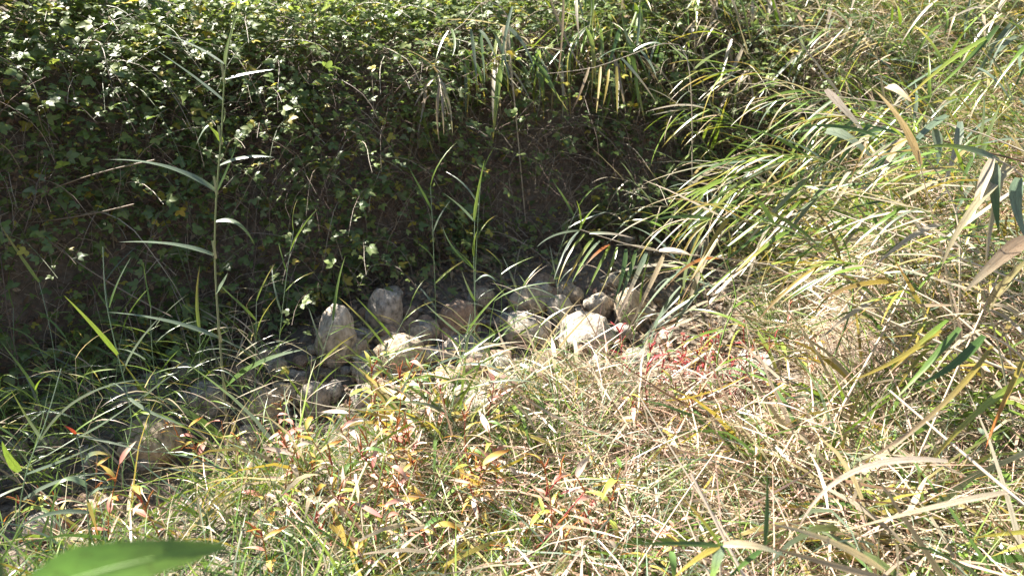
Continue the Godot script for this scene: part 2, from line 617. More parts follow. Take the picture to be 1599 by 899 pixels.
# ---------------------------------------------------------------- brambles
func bramble(c: Vector3, spread: float, height: float, canes: int, filler: int, size: float, single: int, shapes: Array, label: String, group: String) -> void:
	var o := thing("bramble_bush", c, label, "bramble", group)
	var nr := lean(c.x, c.z)
	var spots := []
	for k in canes:
		var p0 := on(c.x + r(-spread, spread) * 0.7, c.z + r(-spread, spread) * 0.5)
		var d := (nr * r(0.3, 1.1) + Vector3.UP * r(0.2, 1.0) + Vector3(r(-0.9, 0.9), 0, r(-0.5, 0.7))).normalized()
		var pts := shoot(p0 - nr * 0.03, d, r(0.6, 1.3) * (0.6 + height), r(1.2, 2.6), 9, 0.12)
		var b := B.new()
		var cc: Color = pick([Color(0.09, 0.06, 0.04), Color(0.14, 0.10, 0.07), Color(0.1, 0.12, 0.05), Color(0.26, 0.22, 0.16), Color(0.34, 0.30, 0.22)])
		b.tube(shifted(pts, c), r(0.0025, 0.005), 0.0012, 5, cc, cc * 1.1)
		part("cane", b.mesh(), M.stem, o)
		var t := 0.15
		while t < 1.0:
			var p := pos_on(pts, t)
			if p.y > ground(p.x, p.z) - 0.02:
				var cd := dir_on(pts, t)
				var out: Vector3 = (cd.cross(Vector3.UP) * pick([-1.0, 1.0]) + Vector3(r(-0.4, 0.4), r(-0.1, 0.4), r(-0.2, 0.7))).normalized()
				spots.append([p, out])
			t += r(0.05, 0.085)
	for k in filler:
		var x := c.x + rng.randfn() * spread * 0.5
		var z := c.z + rng.randfn() * spread * 0.5
		var p := on(x, z) + lean(x, z) * height * r(0.05, 1.0) + Vector3(0, r(-0.05, 0.1), 0)
		if rough_noise.get_noise_3d(p.x * 260.0, p.y * 260.0, p.z * 260.0) < (-0.15 if size < 0.068 else -0.35):
			continue
		spots.append([p, Vector3(r(-1, 1), r(-0.35, 0.3), r(-0.8, 1.0)).normalized()])
	spots.sort_custom(func(a, b2): return (a[0] - eye).length_squared() < (b2[0] - eye).length_squared())
	var where := []
	for k in spots.size():
		var s := size * (0.4 + 1.3 * pow(rng.randf(), 1.6))
		var up := (Vector3.UP * 0.8 + Vector3(r(-0.8, 0.8), 0, r(-0.6, 0.9)) + nr * 0.7).normalized()
		var t := Transform3D(frame(spots[k][1], up, s), spots[k][0] - c)
		if k < single:
			part("leaf", pick(shapes), M.bramble, o, t)
		else:
			where.append(t)
	joined("foliage", shapes, M.bramble, where, o)

func make_brambles() -> void:
	var x := -4.6
	while x < 2.3:
		var f := along(FOOT, x)
		# rows up the bank: how far behind its foot, how high the leaves stand, how many, which label
		for row in [[0.15, 0.28, 11, 420, 0.058, 30, 0], [0.45, 0.36, 15, 820, 0.06, 46, 1], [0.95, 0.38, 13, 820, 0.065, 48, 2], [1.6, 0.36, 9, 620, 0.082, 40, 3], [2.3, 0.36, 6, 340, 0.1, 25, 3], [3.3, 0.45, 3, 150, 0.12, 8, 3]]:
			var xx := x + r(-0.2, 0.2)
			var sunny: bool = row[6] == 3
			var thin := 1.35 if xx < -1.5 and not sunny else 1.0
			if xx > 0.2 and not sunny:
				thin = 0.55
			if xx > -0.9 and row[6] == 0:
				thin = 0.3
			var spot: String = "behind the dead stalks" if xx < -2.6 else "behind the tall slender reed" if xx < -1.3 else "above the soil hollow and grey boulders" if xx < 0.0 else "beneath the hanging reeds" if xx < 1.0 else "next to the sunny right bank"
			bramble(on(xx, f - row[0] + r(-0.1, 0.1)), 0.62, row[1], int(row[2] * thin) + 1, int(row[3] * thin), row[4], int(row[5] * thin), bramble_leaf, [
				"low sparse bramble at the dark bank foot ", "bramble with small dull leaves halfway up the bank ", "dense bramble at the shaded upper edge ", "sunlit yellow-green bramble on the bank top "][row[6]] + spot, "brambles on the far bank")
		x += 0.62

# ---------------------------------------------------------------- reeds
func reed(called: String, pts: PackedVector3Array, radius: float, leaves: int, from: float, length: float, tones: Array, open: float, label: String, group: String, stem_c0: Color, stem_c1: Color, way := Vector3.ZERO) -> Node3D:
	var o := thing(called, pts[0], label, "reed", group)
	var b := B.new()
	b.tube(shifted(pts, pts[0]), radius, radius * 0.35, 6, stem_c0, stem_c1)
	part("stem", b.mesh(), M.stem, o)
	var s := 1.0
	var spin := r(0, TAU)
	for k in leaves:
		var t := lerpf(from, 1.0, (k + r(0.0, 0.6)) / leaves)
		var p := pos_on(pts, t)
		var d := dir_on(pts, t)
		var side := d.cross(Vector3(cos(spin), 0.15, sin(spin))).normalized() * s
		var dir := (d * (1.0 - open) + side * open + way * r(0.1, 1.1) + Vector3(r(-0.4, 0.4), r(-0.35, 0.35), r(-0.4, 0.4))).normalized()
		if k == leaves - 1:
			dir = (d + way * 0.3).normalized()
		s = -s
		var tone: String = pick(tones)
		var len := length * r(0.65, 1.2) * (0.75 if t > 0.9 else 1.0)
		part("leaf", reed_leaf[tone][rng.randi() % 6], M.reed, o, Transform3D(frame(dir, Vector3(r(-0.3, 0.3), 1, r(-0.3, 0.3)), len), p - pts[0]))
	return o

# one leaf drawn from base to tip, bent through a middle point
func own_leaf(o: Node3D, p0: Vector3, p1: Vector3, p2: Vector3, width: float, c0: Color, c1: Color, up := Vector3.UP, twist := 0.0, change := 0.6) -> void:
	var b := B.new()
	b.ribbon(shifted(curve(p0, p1, p2, 12), o.position), width, up, 0, c0, c1, 0.22, twist, 0.0, change)
	part("leaf", b.mesh(), M.reed, o)

func make_tall_reed() -> void:
	var d := 2.35
	var foot := land(358, 748)
	d = (foot - eye).dot(-look.z)
	var pts := through([foot - Vector3(0, 0.03, 0), at(352, 640, d), at(342, 520, d), at(335, 400, d), at(338, 298, d - 0.02), at(346, 200, d - 0.03), at(351, 110, d - 0.04), at(366, 20, d - 0.05), at(380, -60, d - 0.06)], 28)
	var o := thing("tall_reed", pts[0], "tall slender reed with a grey-green stem and pale blades, before the dark bank", "reed")
	var b := B.new()
	b.tube(shifted(pts, pts[0]), 0.0062, 0.0022, 8, Color(0.16, 0.15, 0.09), Color(0.2, 0.26, 0.08))
	part("stem", b.mesh(), M.stem, o)
	for q in [[358, 700], [352, 612], [344, 530], [336, 400], [338, 300], [345, 222], [350, 125]]:
		var kb := B.new()
		var p := at(q[0], q[1], d - 0.01)
		kb.tube(PackedVector3Array([p - pts[0] - Vector3(0, 0.011, 0), p - pts[0], p - pts[0] + Vector3(0, 0.011, 0)]), 0.0066, 0.0062, 8, Color(0.25, 0.21, 0.12), Color(0.2, 0.18, 0.1))
		part("node", kb.mesh(), M.stem, o)
		var sh := B.new()
		sh.tube(PackedVector3Array([p - pts[0] + Vector3(0, -0.008, 0), p - pts[0] + Vector3(-0.001, 0.03, 0), p - pts[0] + Vector3(-0.003, 0.075, 0)]), 0.0072, 0.0058, 8, Color(0.3, 0.29, 0.16), Color(0.22, 0.27, 0.14))
		part("sheath", sh.mesh(), M.stem, o)
	var c := GREYGREEN * 1.15
	# base x y, bend x y, tip x y, how much nearer the tip lies, width in metres, colours
	for l in [
		[337, 298, 270, 248, 168, 249, 0.12, 0.024, c, c], [333, 398, 275, 374, 184, 378, 0.14, 0.022, c, c], [341, 527, 270, 495, 166, 487, 0.16, 0.02, c, c],
		[350, 605, 400, 556, 474, 546, 0.2, 0.028, GREEN * 1.4, c], [352, 690, 292, 634, 236, 618, 0.22, 0.028, GREEN * 1.3, c],
		[336, 346, 376, 334, 398, 384, 0.05, 0.018, c, LIME], [343, 258, 385, 238, 430, 246, 0.1, 0.018, c, c], [350, 124, 390, 112, 428, 108, 0.06, 0.016, c, c],
		[351, 100, 352, 70, 376, 8, -0.05, 0.018, LIME, LIME], [347, 222, 338, 208, 324, 195, 0.05, 0.02, LIME, LIME], [325, 196, 316, 202, 306, 226, 0.02, 0.013, c, c],
		[349, 190, 353, 178, 350, 167, 0.06, 0.022, c, c], [337, 458, 350, 440, 355, 426, 0.06, 0.026, c, c],
		[349, 157, 310, 122, 240, 76, -0.08, 0.011, c, c], [350, 100, 310, 70, 246, 48, -0.1, 0.01, c, c], [338, 300, 360, 255, 372, 215, 0.0, 0.012, GREEN, GREEN]]:
		own_leaf(o, at(l[0], l[1], d), at(l[2], l[3], d - l[6] * 0.5), at(l[4], l[5], d - l[6]), l[7] * 1.5, l[8], l[9], Vector3(-0.23, 0.89, 0.45), 0.25)

func make_near_leaf() -> void:
	var foot := on(-0.62, -0.3)
	var top := at(40, 930, 0.52)
	var pts := through([foot, foot.lerp(top, 0.5) + Vector3(-0.03, 0, 0), top, top + Vector3(-0.03, 0.01, -0.02)], 12)
	var o := thing("near_reed", foot, "broad glossy green reed leaf close at hand over the grass", "reed")
	var b := B.new()
	b.tube(shifted(pts, foot), 0.006, 0.004, 8, GREEN, GREEN)
	part("stem", b.mesh(), M.stem, o)
	own_leaf(o, top, at(200, 868, 0.5), at(362, 853, 0.56), 0.05, Color(0.13, 0.27, 0.04), Color(0.2, 0.33, 0.06), Vector3(0.25, 1.0, 0.6), 0.1)
	var rib := B.new()
	rib.tube(shifted(curve(top, at(200, 868, 0.5), at(362, 853, 0.56), 12), foot), 0.0008, 0.0003, 6, Color(0.2, 0.33, 0.07), Color(0.2, 0.33, 0.07))
	part("midrib", rib.mesh(), M.stem, o)

func make_arching_reeds() -> void:
	var tones := ["green", "yellow", "bright", "grey", "straw", "gold"]
	# stems that come from the right bank and lean to the left: points as x, y, depth
	var heroes := [
		[[[1700, 330, 2.9], [1599, 236, 3.0], [1470, 190, 3.1], [1380, 160, 3.15], [1290, 150, 3.2]], 10, 0.3, 0.34, "reed with a thin dark stem crossing the sunny right bank", Vector3(-0.3, -0.7, 0.2)],
		[[[1290, 600, 3.3], [1330, 480, 3.35], [1320, 380, 3.4], [1255, 300, 3.4], [1180, 290, 3.4], [1120, 320, 3.4]], 14, 0.4, 0.34, "yellow-leaved reed arching beside the bushy one", Vector3(-0.6, -0.6, 0.0)],
		[[[1120, 560, 3.5], [1150, 470, 3.5], [1120, 380, 3.5], [1060, 330, 3.5], [1010, 340, 3.45]], 9, 0.4, 0.3, "small reed with green and gold leaves above the red-stemmed weeds", Vector3(-0.5, -0.5, 0.0)],
	]
	for h in heroes:
		var list := []
		for q in h[0]:
			list.append(at(q[0], q[1], q[2]))
		var root: Vector3 = list[0] + Vector3(0.15, 0, 0)
		root.y = ground(root.x, root.z) - 0.02
		if list[0].y > root.y + 0.06:
			list.push_front(root)
		else:
			list[0].y = ground(list[0].x, list[0].z) - 0.02
		var straw: bool = rng.randf() < 0.6
		reed("arching_reed", through(list, 26), 0.005, h[1], h[2], h[3], tones, 0.55, h[4], "", STRAW * 0.9 if straw else GREEN * 1.6, STRAW if straw else BRIGHT, h[5])
	# the reed stand along the right bank
	for k in 165:
		var x := r(1.15, 5.2)
		var z := r(-7.4, -1.5) if rng.randf() < 0.6 else r(-7.4, -4.2)
		if x < 1.6 and z > -3.8 or absf(x) > -z * 0.78 + 0.6:
			continue
		var p := on(x, z)
		var d := Vector3(r(-0.75, 0.1), r(0.7, 1.1), r(-0.2, 0.55)).normalized()
		var pts := shoot(p, d, r(0.5, 1.25), r(0.5, 1.7), 12, 0.03)
		var dry := rng.randf() < 0.3
		var look_: Array = pick([[["green", "green", "bright", "grey"], "deep green reed"], [["yellow", "gold", "bright"], "yellow-tipped reed"], [["grey", "grey", "straw"], "pale grey-green reed"]])
		if dry:
			look_ = pick([[["straw", "straw", "gold"], "dried straw-coloured reed"], [["buff", "brown", "straw"], "withered brownish reed"]])
		reed("bank_reed", pts, 0.0042, 8 + rng.randi() % 6, 0.2, r(0.28, 0.5), look_[0], 0.6, look_[1] + (" low on the sunny right bank" if z > -3.4 else " halfway up the sunny right bank" if z > -5.2 else " high up the sunny right bank"), "reeds of the right bank", STRAW if dry else GREEN * 1.6, STRAW, Vector3(-0.3, -0.35, 0.15))
	# reeds that hang over the top of the far bank
	for k in 48:
		var x := r(-0.6, 2.4)
		var p := on(x, along(FOOT, x) - r(0.7, 1.7))
		var d := Vector3(r(-0.6, 0.5), r(0.5, 1.0), r(0.2, 0.9)).normalized()
		var pts := shoot(p, d, r(0.6, 1.15), r(1.3, 2.4), 12, 0.04)
		var dry := rng.randf() < 0.4
		reed("hanging_reed", pts, 0.004, 9 + rng.randi() % 6, 0.3, r(0.34, 0.56), ["straw", "buff", "gold"] if dry else ["bright", "green", "yellow", "grey", "gold"], 0.4, ("withered buff reed" if dry else "green and yellow reed") + " hanging over the far crest " + ("above the soil hollow" if x < 0.3 else "above the reed fan" if x < 1.4 else "beside the bowing leafy reeds"), "reeds over the far bank", BUFF if dry else GREEN * 1.5, STRAW, Vector3(0, -0.9, 0.15))
	for q in [[1560, 480, 3.3, 1150, 250, 46], [1500, 400, 3.5, 1080, 300, 46], [1480, 520, 3.1, 1060, 350, 42], [1620, 380, 3.4, 1250, 190, 38], [1600, 300, 3.6, 1200, 160, 38], [1700, 450, 2.8, 1350, 220, 34], [1560, 620, 2.8, 1260, 420, 22], [1650, 560, 2.5, 1380, 330, 20], [1350, 240, 5.2, 1100, 120, 24], [1500, 150, 5.5, 1250, 60, 24], [1250, 200, 5.4, 1040, 180, 20]]:
		var p0 := at(q[0], q[1], q[2])
		p0.y = ground(p0.x, p0.z) - 0.02
		var p2 := at(q[3], q[4], q[2] - 0.1)
		var p1 := at(q[0] * 0.6 + q[3] * 0.4, minf(q[1], q[4]) - 60, q[2])
		reed("leafy_reed", curve(p0, p1, p2, 22), 0.0042, q[5], 0.25, 0.42 if q[2] > 5.0 else 0.34, pick([["bright", "gold", "straw", "yellow", "buff"], ["grey", "straw", "straw", "bright"], ["yellow", "gold", "straw", "green", "brown"]]), 0.5, ("leafy reed bowing left over the dark side of the bed" if q[3] < 1200 else "leafy reed bowing left on the sunny right bank") + (", far up the bank" if q[2] > 5.0 else ""), "leafy bowing reeds", STRAW * 0.8, LIME, Vector3(-0.85, -0.5, 0.1))
	for q in [[1620, 596, 1200, 412, 2.7, 0.0055, STRAW], [1640, 262, 1330, 180, 3.0, 0.004, BROWN * 0.7], [1620, 805, 1390, 610, 1.7, 0.004, STRAW], [1440, 352, 1200, 322, 3.2, 0.006, BUFF], [1440, 640, 1560, 430, 2.3, 0.004, BUFF], [1300, 600, 1420, 440, 2.6, 0.006, BUFF], [1620, 450, 1300, 330, 2.8, 0.004, STRAW], [1190, 850, 1000, 620, 2.0, 0.003, STRAW], [1260, 880, 1080, 740, 1.7, 0.005, CREAM], [960, 860, 1130, 690, 1.9, 0.003, BUFF], [1000, 600, 905, 530, 3.3, 0.003, STRAW], [840, 640, 1010, 690, 2.4, 0.003, ROSE]]:
		var p0 := at(q[0], q[1], q[4])
		var p2 := at(q[2], q[3], q[4] + 0.25)
		p0.y = minf(p0.y, ground(p0.x, p0.z) + 0.15) if q[0] < 1599 else p0.y
		var o := thing("dry_cane", p0, "long bare %s cane propped over the grass of the right bank" % ("dark brown" if q[6] == BROWN * 0.7 else "pale straw" if q[6] == STRAW or q[6] == CREAM else "buff"), "cane", "dry canes on the right bank")
		var b := B.new()
		b.tube(shifted(curve(p0, (p0 + p2) * 0.5 + Vector3(0, r(-0.04, 0.04), 0), p2, 10), p0), q[5], q[5] * 0.7, 7, q[6], q[6] * 0.95)
		part("stem", b.mesh(), M.stem, o)
	# bare dead stalks standing among the brambles
	for q in [[300, 20, 312, 250, 5.4], [532, -20, 537, 120, 6.0], [540, -30, 545, 118, 6.1], [600, 0, 690, 118, 5.8], [130, 0, 250, 130, 5.6], [60, 330, 10, 480, 4.3], [0, 310, 160, 420, 4.2], [20, 330, 130, 290, 4.2], [0, 350, 100, 335, 4.2]]:
		var p0 := at(q[0], q[1], q[4])
		var p1 := at(q[2], q[3], q[4] - 0.2)
		p1 = p1 + (p1 - p0).normalized() * 0.5
		var o := thing("dead_stalk", p1, "bare greyish dead stalk caught among the brambles", "stalk", "dead stalks in the brambles")
		var b := B.new()
		b.tube(shifted(curve(p1, (p0 + p1) * 0.5 + Vector3(r(-0.12, 0.12), r(-0.1, 0.14), 0.03), p0, 10), p1), 0.0035, 0.0025, 6, BUFF * 0.5, BUFF * 0.6)
		part("stem", b.mesh(), M.stem, o)

# reeds whose leaves are laid out one by one: stem points, then base, bend, tip, depth, nearer by, width, colours
func make_drawn_reeds() -> void:
	var gg := GREYGREEN
	var sets := [
		["reed_fan", "fan of drooping green, gold and pale leaves hanging over the boulders", [[1680, 650, 2.55], [1599, 585, 2.7], [1430, 455, 2.95], [1200, 413, 3.2], [1080, 398, 3.2], [1000, 387, 3.2], [905, 358, 3.2]], [
			[905, 360, 860, 362, 838, 386, 0.1, 0.02, gg, gg], [903, 362, 880, 385, 864, 440, 0.12, 0.022, gg, gg], [913, 366, 885, 390, 870, 447, 0.1, 0.02, LIME, YELLOW],
			[927, 372, 905, 395, 878, 455, 0.1, 0.024, BRIGHT, YELLOW], [937, 376, 915, 395, 893, 442, 0.14, 0.022, gg, LIME], [952, 382, 930, 392, 898, 432, 0.12, 0.026, ORANGE * 0.7, STRAW],
			[953, 384, 940, 405, 914, 462, 0.1, 0.026, BRIGHT, LIME], [964, 386, 955, 420, 934, 466, 0.1, 0.024, LIME, YELLOW], [978, 389, 975, 430, 958, 474, 0.12, 0.032, GREEN, GREEN],
			[993, 391, 985, 430, 958, 492, 0.1, 0.03, GREEN * 1.2, gg], [1010, 394, 995, 430, 956, 514, 0.16, 0.036, gg, STRAW], [1037, 397, 1020, 440, 970, 535, 0.16, 0.034, STRAW, BUFF],
			[1122, 404, 1080, 396, 1038, 452, 0.18, 0.032, ORANGE * 0.8, BROWN * 1.5], [920, 364, 960, 362, 990, 372, 0.1, 0.02, gg, STRAW], [1030, 391, 1060, 386, 1082, 400, 0.1, 0.034, CREAM, STRAW], [905, 358, 915, 335, 936, 318, 0.05, 0.018, LIME, LIME], [908, 358, 908, 330, 900, 312, 0.05, 0.014, BRIGHT, LIME]]],
		["bowing_reed", "bowing reed with a dense sweep of yellow-green leaves", [[1420, 480, 3.4], [1400, 380, 3.4], [1340, 280, 3.4], [1270, 245, 3.4], [1190, 262, 3.4], [1110, 300, 3.35]], [
			[1250, 245, 1120, 265, 1010, 350, 0.1, 0.032, BRIGHT, LIME], [1240, 250, 1100, 300, 1020, 395, 0.12, 0.03, STRAW, STRAW], [1220, 255, 1120, 290, 1045, 380, 0.12, 0.03, gg, BRIGHT], [1230, 250, 1080, 250, 1000, 290, 0.1, 0.026, gg, STRAW],
			[1200, 260, 1090, 330, 1060, 410, 0.14, 0.034, LIME, YELLOW], [1190, 262, 1110, 270, 1040, 310, 0.12, 0.028, BRIGHT, YELLOW], [1170, 268, 1130, 330, 1090, 385, 0.1, 0.03, gg, gg], [1260, 246, 1160, 235, 1080, 262, 0.1, 0.028, LIME, LIME],
			[1290, 255, 1200, 330, 1150, 400, 0.12, 0.034, gg, STRAW], [1280, 250, 1190, 290, 1110, 352, 0.16, 0.03, YELLOW, BUFF], [1310, 262, 1250, 340, 1200, 400, 0.1, 0.036, gg, gg], [1265, 246, 1200, 200, 1130, 192, 0.05, 0.026, BRIGHT, LIME],
			[1300, 258, 1240, 215, 1180, 205, 0.0, 0.03, gg, gg], [1150, 275, 1090, 290, 1030, 360, 0.1, 0.024, LIME, YELLOW], [1330, 275, 1270, 300, 1210, 372, 0.15, 0.034, BRIGHT, gg]]],
		["pale_reed", "reed with very broad pale grey leaves high on the right bank", [[1500, 420, 3.0], [1490, 320, 3.0], [1440, 240, 3.0], [1380, 200, 3.0], [1300, 175, 3.0]], [
			[1290, 205, 1325, 205, 1368, 252, 0.1, 0.085, gg * 1.2, gg], [1290, 140, 1320, 170, 1355, 212, 0.1, 0.05, CREAM, STRAW], [1385, 135, 1400, 135, 1425, 160, 0.1, 0.06, CREAM, CREAM], [1460, 202, 1470, 230, 1464, 258, 0.05, 0.06, gg, gg],
			[1480, 180, 1440, 200, 1400, 260, 0.1, 0.05, gg, gg], [1500, 190, 1500, 230, 1470, 300, 0.1, 0.05, gg, STRAW], [1420, 210, 1390, 240, 1360, 300, 0.12, 0.05, STRAW, STRAW], [1540, 60, 1480, 90, 1400, 170, 0.0, 0.034, LIME, YELLOW], [1560, 40, 1520, 90, 1450, 150, 0.0, 0.036, GREEN, BRIGHT]]],
		["broad_reed", "reed with broad grey-green leaves hanging straight down", [[1720, 620, 2.0], [1660, 400, 2.1], [1600, 275, 2.1], [1550, 245, 2.1]], [
			[1552, 255, 1552, 290, 1560, 362, 0.05, 0.055, gg, GREEN], [1592, 278, 1575, 320, 1610, 385, 0.05, 0.055, gg, gg], [1550, 248, 1530, 300, 1515, 350, 0.05, 0.045, STRAW, STRAW], [1580, 262, 1500, 330, 1470, 420, 0.1, 0.04, STRAW, BUFF], [1605, 372, 1560, 400, 1505, 458, 0.1, 0.07, BUFF, STRAW], [1560, 250, 1500, 220, 1440, 230, 0.0, 0.035, gg, LIME], [1570, 255, 1540, 360, 1540, 430, 0.05, 0.03, STRAW, STRAW]]],
		["green_reed", "reed with a few long deep-green blades slanting over the straw", [[1660, 660, 1.85], [1599, 560, 1.9], [1540, 520, 1.9]], [
			[1537, 524, 1490, 580, 1425, 605, 0.05, 0.036, GREEN * 1.2, GREEN * 1.2], [1500, 512, 1450, 570, 1400, 622, 0.05, 0.032, GREEN * 1.4, BRIGHT], [1480, 500, 1430, 540, 1388, 582, 0.05, 0.022, BRIGHT, YELLOW], [1470, 515, 1400, 570, 1320, 598, 0.1, 0.022, YELLOW, YELLOW], [1599, 590, 1500, 650, 1425, 760, 0.1, 0.026, LIME, YELLOW], [1600, 560, 1560, 640, 1540, 700, 0.08, 0.02, YELLOW, ORANGE], [1550, 540, 1470, 660, 1330, 730, 0.15, 0.022, YELLOW, BUFF]]],
		["straw_reed", "dry reed with long pinkish straw leaves low in the near grass", [[1640, 830, 1.6], [1600, 790, 1.6], [1572, 768, 1.6]], [
			[1574, 768, 1450, 790, 1308, 832, 0.1, 0.024, STRAW, CREAM], [1480, 720, 1300, 700, 1245, 830, 0.05, 0.026, STRAW, CREAM], [1380, 890, 1290, 830, 1200, 818, 0.1, 0.024, CREAM, STRAW], [1400, 910, 1290, 880, 1190, 850, 0.1, 0.026, STRAW, BUFF]]],
		["young_reed", "young green reed with a star of blades in near straw", [[1130, 960, 1.5], [1126, 900, 1.5], [1125, 852, 1.5]], [
			[1125, 852, 1060, 846, 985, 850, 0.08, 0.018, GREEN * 1.3, BRIGHT], [1125, 852, 1100, 810, 1062, 775, 0.05, 0.012, BRIGHT, YELLOW], [1125, 852, 1120, 880, 1108, 915, 0.1, 0.036, gg, BRIGHT], [1195, 850, 1200, 790, 1198, 732, 0.0, 0.016, GREEN * 1.3, GREEN * 1.3], [1190, 858, 1160, 880, 1130, 910, 0.05, 0.018, GREEN * 1.3, BRIGHT], [1125, 852, 1085, 870, 1050, 905, 0.1, 0.022, YELLOW, YELLOW], [1130, 850, 1180, 845, 1230, 870, 0.05, 0.026, CREAM, gg]]],
		["crest_reed", "reed with three hanging bright yellow leaves on the shaded bank", [[1080, 150, 5.2], [1060, 70, 5.2], [1000, 80, 5.15], [930, 105, 5.1], [855, 115, 5.1]], [
			[938, 104, 936, 140, 931, 178, 0.1, 0.034, YELLOW, YELLOW], [951, 108, 948, 140, 941, 168, 0.1, 0.03, YELLOW, YELLOW], [963, 104, 964, 140, 964, 182, 0.1, 0.034, YELLOW, YELLOW], [990, 80, 1020, 60, 1035, 70, 0.1, 0.04, gg, gg], [990, 75, 960, 70, 930, 95, 0.1, 0.03, BRIGHT, gg], [1000, 78, 1020, 100, 1025, 120, 0.1, 0.03, gg, gg], [920, 105, 910, 140, 890, 180, 0.1, 0.03, BUFF, BROWN * 1.5], [985, 70, 970, 40, 972, 10, 0.0, 0.03, gg, BRIGHT], [995, 70, 1000, 30, 1000, 0, 0.0, 0.03, gg, BRIGHT], [970, 90, 1000, 120, 1025, 160, 0.1, 0.03, gg, STRAW]]],
		["drooping_reed", "pale reed drooping in a curtain of leaves over the crest", [[800, 120, 5.4], [790, 20, 5.4], [760, 0, 5.35], [720, 40, 5.3], [690, 60, 5.3]], [
			[700, 48, 685, 70, 680, 95, 0.1, 0.034, BRIGHT, BRIGHT], [705, 45, 715, 70, 705, 90, 0.1, 0.034, BRIGHT, gg], [735, 45, 742, 90, 745, 135, 0.1, 0.04, gg, gg], [750, 46, 755, 90, 757, 130, 0.1, 0.036, GREEN * 1.4, gg], [748, 46, 765, 60, 775, 95, 0.1, 0.036, gg, gg], [772, 50, 790, 90, 796, 125, 0.1, 0.04, gg, gg], [790, 40, 820, 60, 835, 110, 0.1, 0.045, gg, gg], [800, 10, 780, 80, 785, 120, 0.1, 0.04, gg, GREEN * 1.4], [860, 0, 880, 60, 920, 130, 0.1, 0.03, BUFF, BUFF], [880, -10, 880, 60, 870, 130, 0.1, 0.03, BUFF, BROWN * 1.6], [900, -10, 900, 30, 905, 60, 0.1, 0.036, STRAW, BUFF]]],
		["wild_grass", "tall wild grass with one long lime blade before the dark left bank", [[192, 760, 2.6], [205, 660, 2.6], [185, 560, 2.6], [165, 470, 2.6], [160, 385, 2.6]], [
			[184, 554, 150, 510, 98, 460, 0.1, 0.03, LIME, LIME], [192, 582, 205, 540, 252, 492, 0.1, 0.024, gg * 1.1, gg], [200, 620, 235, 650, 292, 664, 0.15, 0.02, gg, gg], [205, 640, 240, 600, 285, 575, 0.1, 0.014, gg, gg], [170, 480, 180, 440, 205, 400, 0.0, 0.016, GREEN * 1.5, gg], [205, 650, 235, 625, 340, 700, 0.1, 0.02, LIME, BRIGHT]], "wild grass"],
		["wild_grass", "wild grass with one short wide lime leaf at the edge of the bed", [[30, 830, 2.3], [40, 740, 2.3], [70, 660, 2.35], [95, 575, 2.4]], [
			[30, 736, 10, 715, 2, 688, 0.05, 0.045, LIME, LIME], [72, 694, 45, 660, 14, 604, 0.05, 0.026, gg, LIME], [60, 690, 110, 600, 225, 592, 0.1, 0.018, gg, gg], [40, 740, 100, 720, 160, 690, 0.1, 0.016, gg, gg], [35, 760, 0, 770, -40, 800, 0.1, 0.022, gg, gg], [42, 735, 60, 690, 82, 575, 0.0, 0.018, BRIGHT, gg], [36, 780, 90, 740, 170, 738, 0.1, 0.022, gg, gg], [33, 800, 70, 770, 110, 850, 0.1, 0.02, LIME, gg]], "wild grass"],
		["wild_grass", "wild grass topped by one red leaf and crossed pale blades", [[142, 840, 2.2], [134, 760, 2.2], [124, 700, 2.2], [119, 680, 2.2]], [
			[118, 677, 108, 668, 98, 664, 0.02, 0.014, Color(0.5, 0.08, 0.04), Color(0.5, 0.08, 0.04)], [122, 682, 170, 660, 232, 610, 0.1, 0.012, gg, gg], [124, 680, 175, 690, 225, 705, 0.1, 0.012, gg, gg], [118, 684, 60, 720, 0, 750, 0.1, 0.012, gg, gg], [131, 722, 140, 698, 177, 712, 0.05, 0.026, gg * 1.2, YELLOW], [134, 758, 100, 730, 74, 775, 0.05, 0.03, gg * 1.2, BRIGHT], [138, 775, 155, 755, 185, 762, 0.05, 0.026, gg * 1.2, gg], [140, 800, 70, 790, 20, 830, 0.05, 0.022, gg, gg], [136, 780, 150, 820, 152, 836, 0.05, 0.02, YELLOW, ORANGE]], "wild grass"],
		["wild_grass", "wild grass with pale blades crossing before the tan boulders", [[690, 720, 2.7], [705, 640, 2.75], [722, 560, 2.8], [735, 490, 2.8]], [
			[722, 556, 690, 560, 650, 590, 0.1, 0.016, gg, gg], [720, 570, 760, 560, 800, 590, 0.1, 0.016, gg, gg], [726, 540, 735, 510, 760, 490, 0.1, 0.016, gg, gg], [728, 530, 690, 500, 660, 470, 0.1, 0.014, gg, gg], [715, 600, 660, 570, 610, 610, 0.1, 0.018, BRIGHT, LIME], [712, 620, 770, 580, 850, 600, 0.1, 0.02, BRIGHT, gg], [705, 650, 650, 610, 560, 640, 0.1, 0.02, gg, LIME], [708, 640, 740, 600, 760, 540, 0.1, 0.018, LIME, LIME]], "wild grass"],
		["wild_grass", "wild grass with an upright bright blade above the soil hollow", [[742, 590, 3.6], [742, 500, 3.6], [740, 400, 3.6], [742, 330, 3.6]], [
			[740, 345, 745, 300, 757, 248, 0.05, 0.026, LIME, LIME], [740, 400, 738, 375, 746, 358, 0.05, 0.026, LIME, LIME], [740, 345, 720, 320, 690, 300, 0.05, 0.018, gg, gg], [742, 470, 730, 450, 720, 420, 0.05, 0.02, GREEN * 1.4, gg], [742, 440, 760, 420, 775, 440, 0.05, 0.022, gg, gg], [741, 420, 700, 390, 690, 350, 0.0, 0.018, BRIGHT, gg]], "wild grass"],
	]
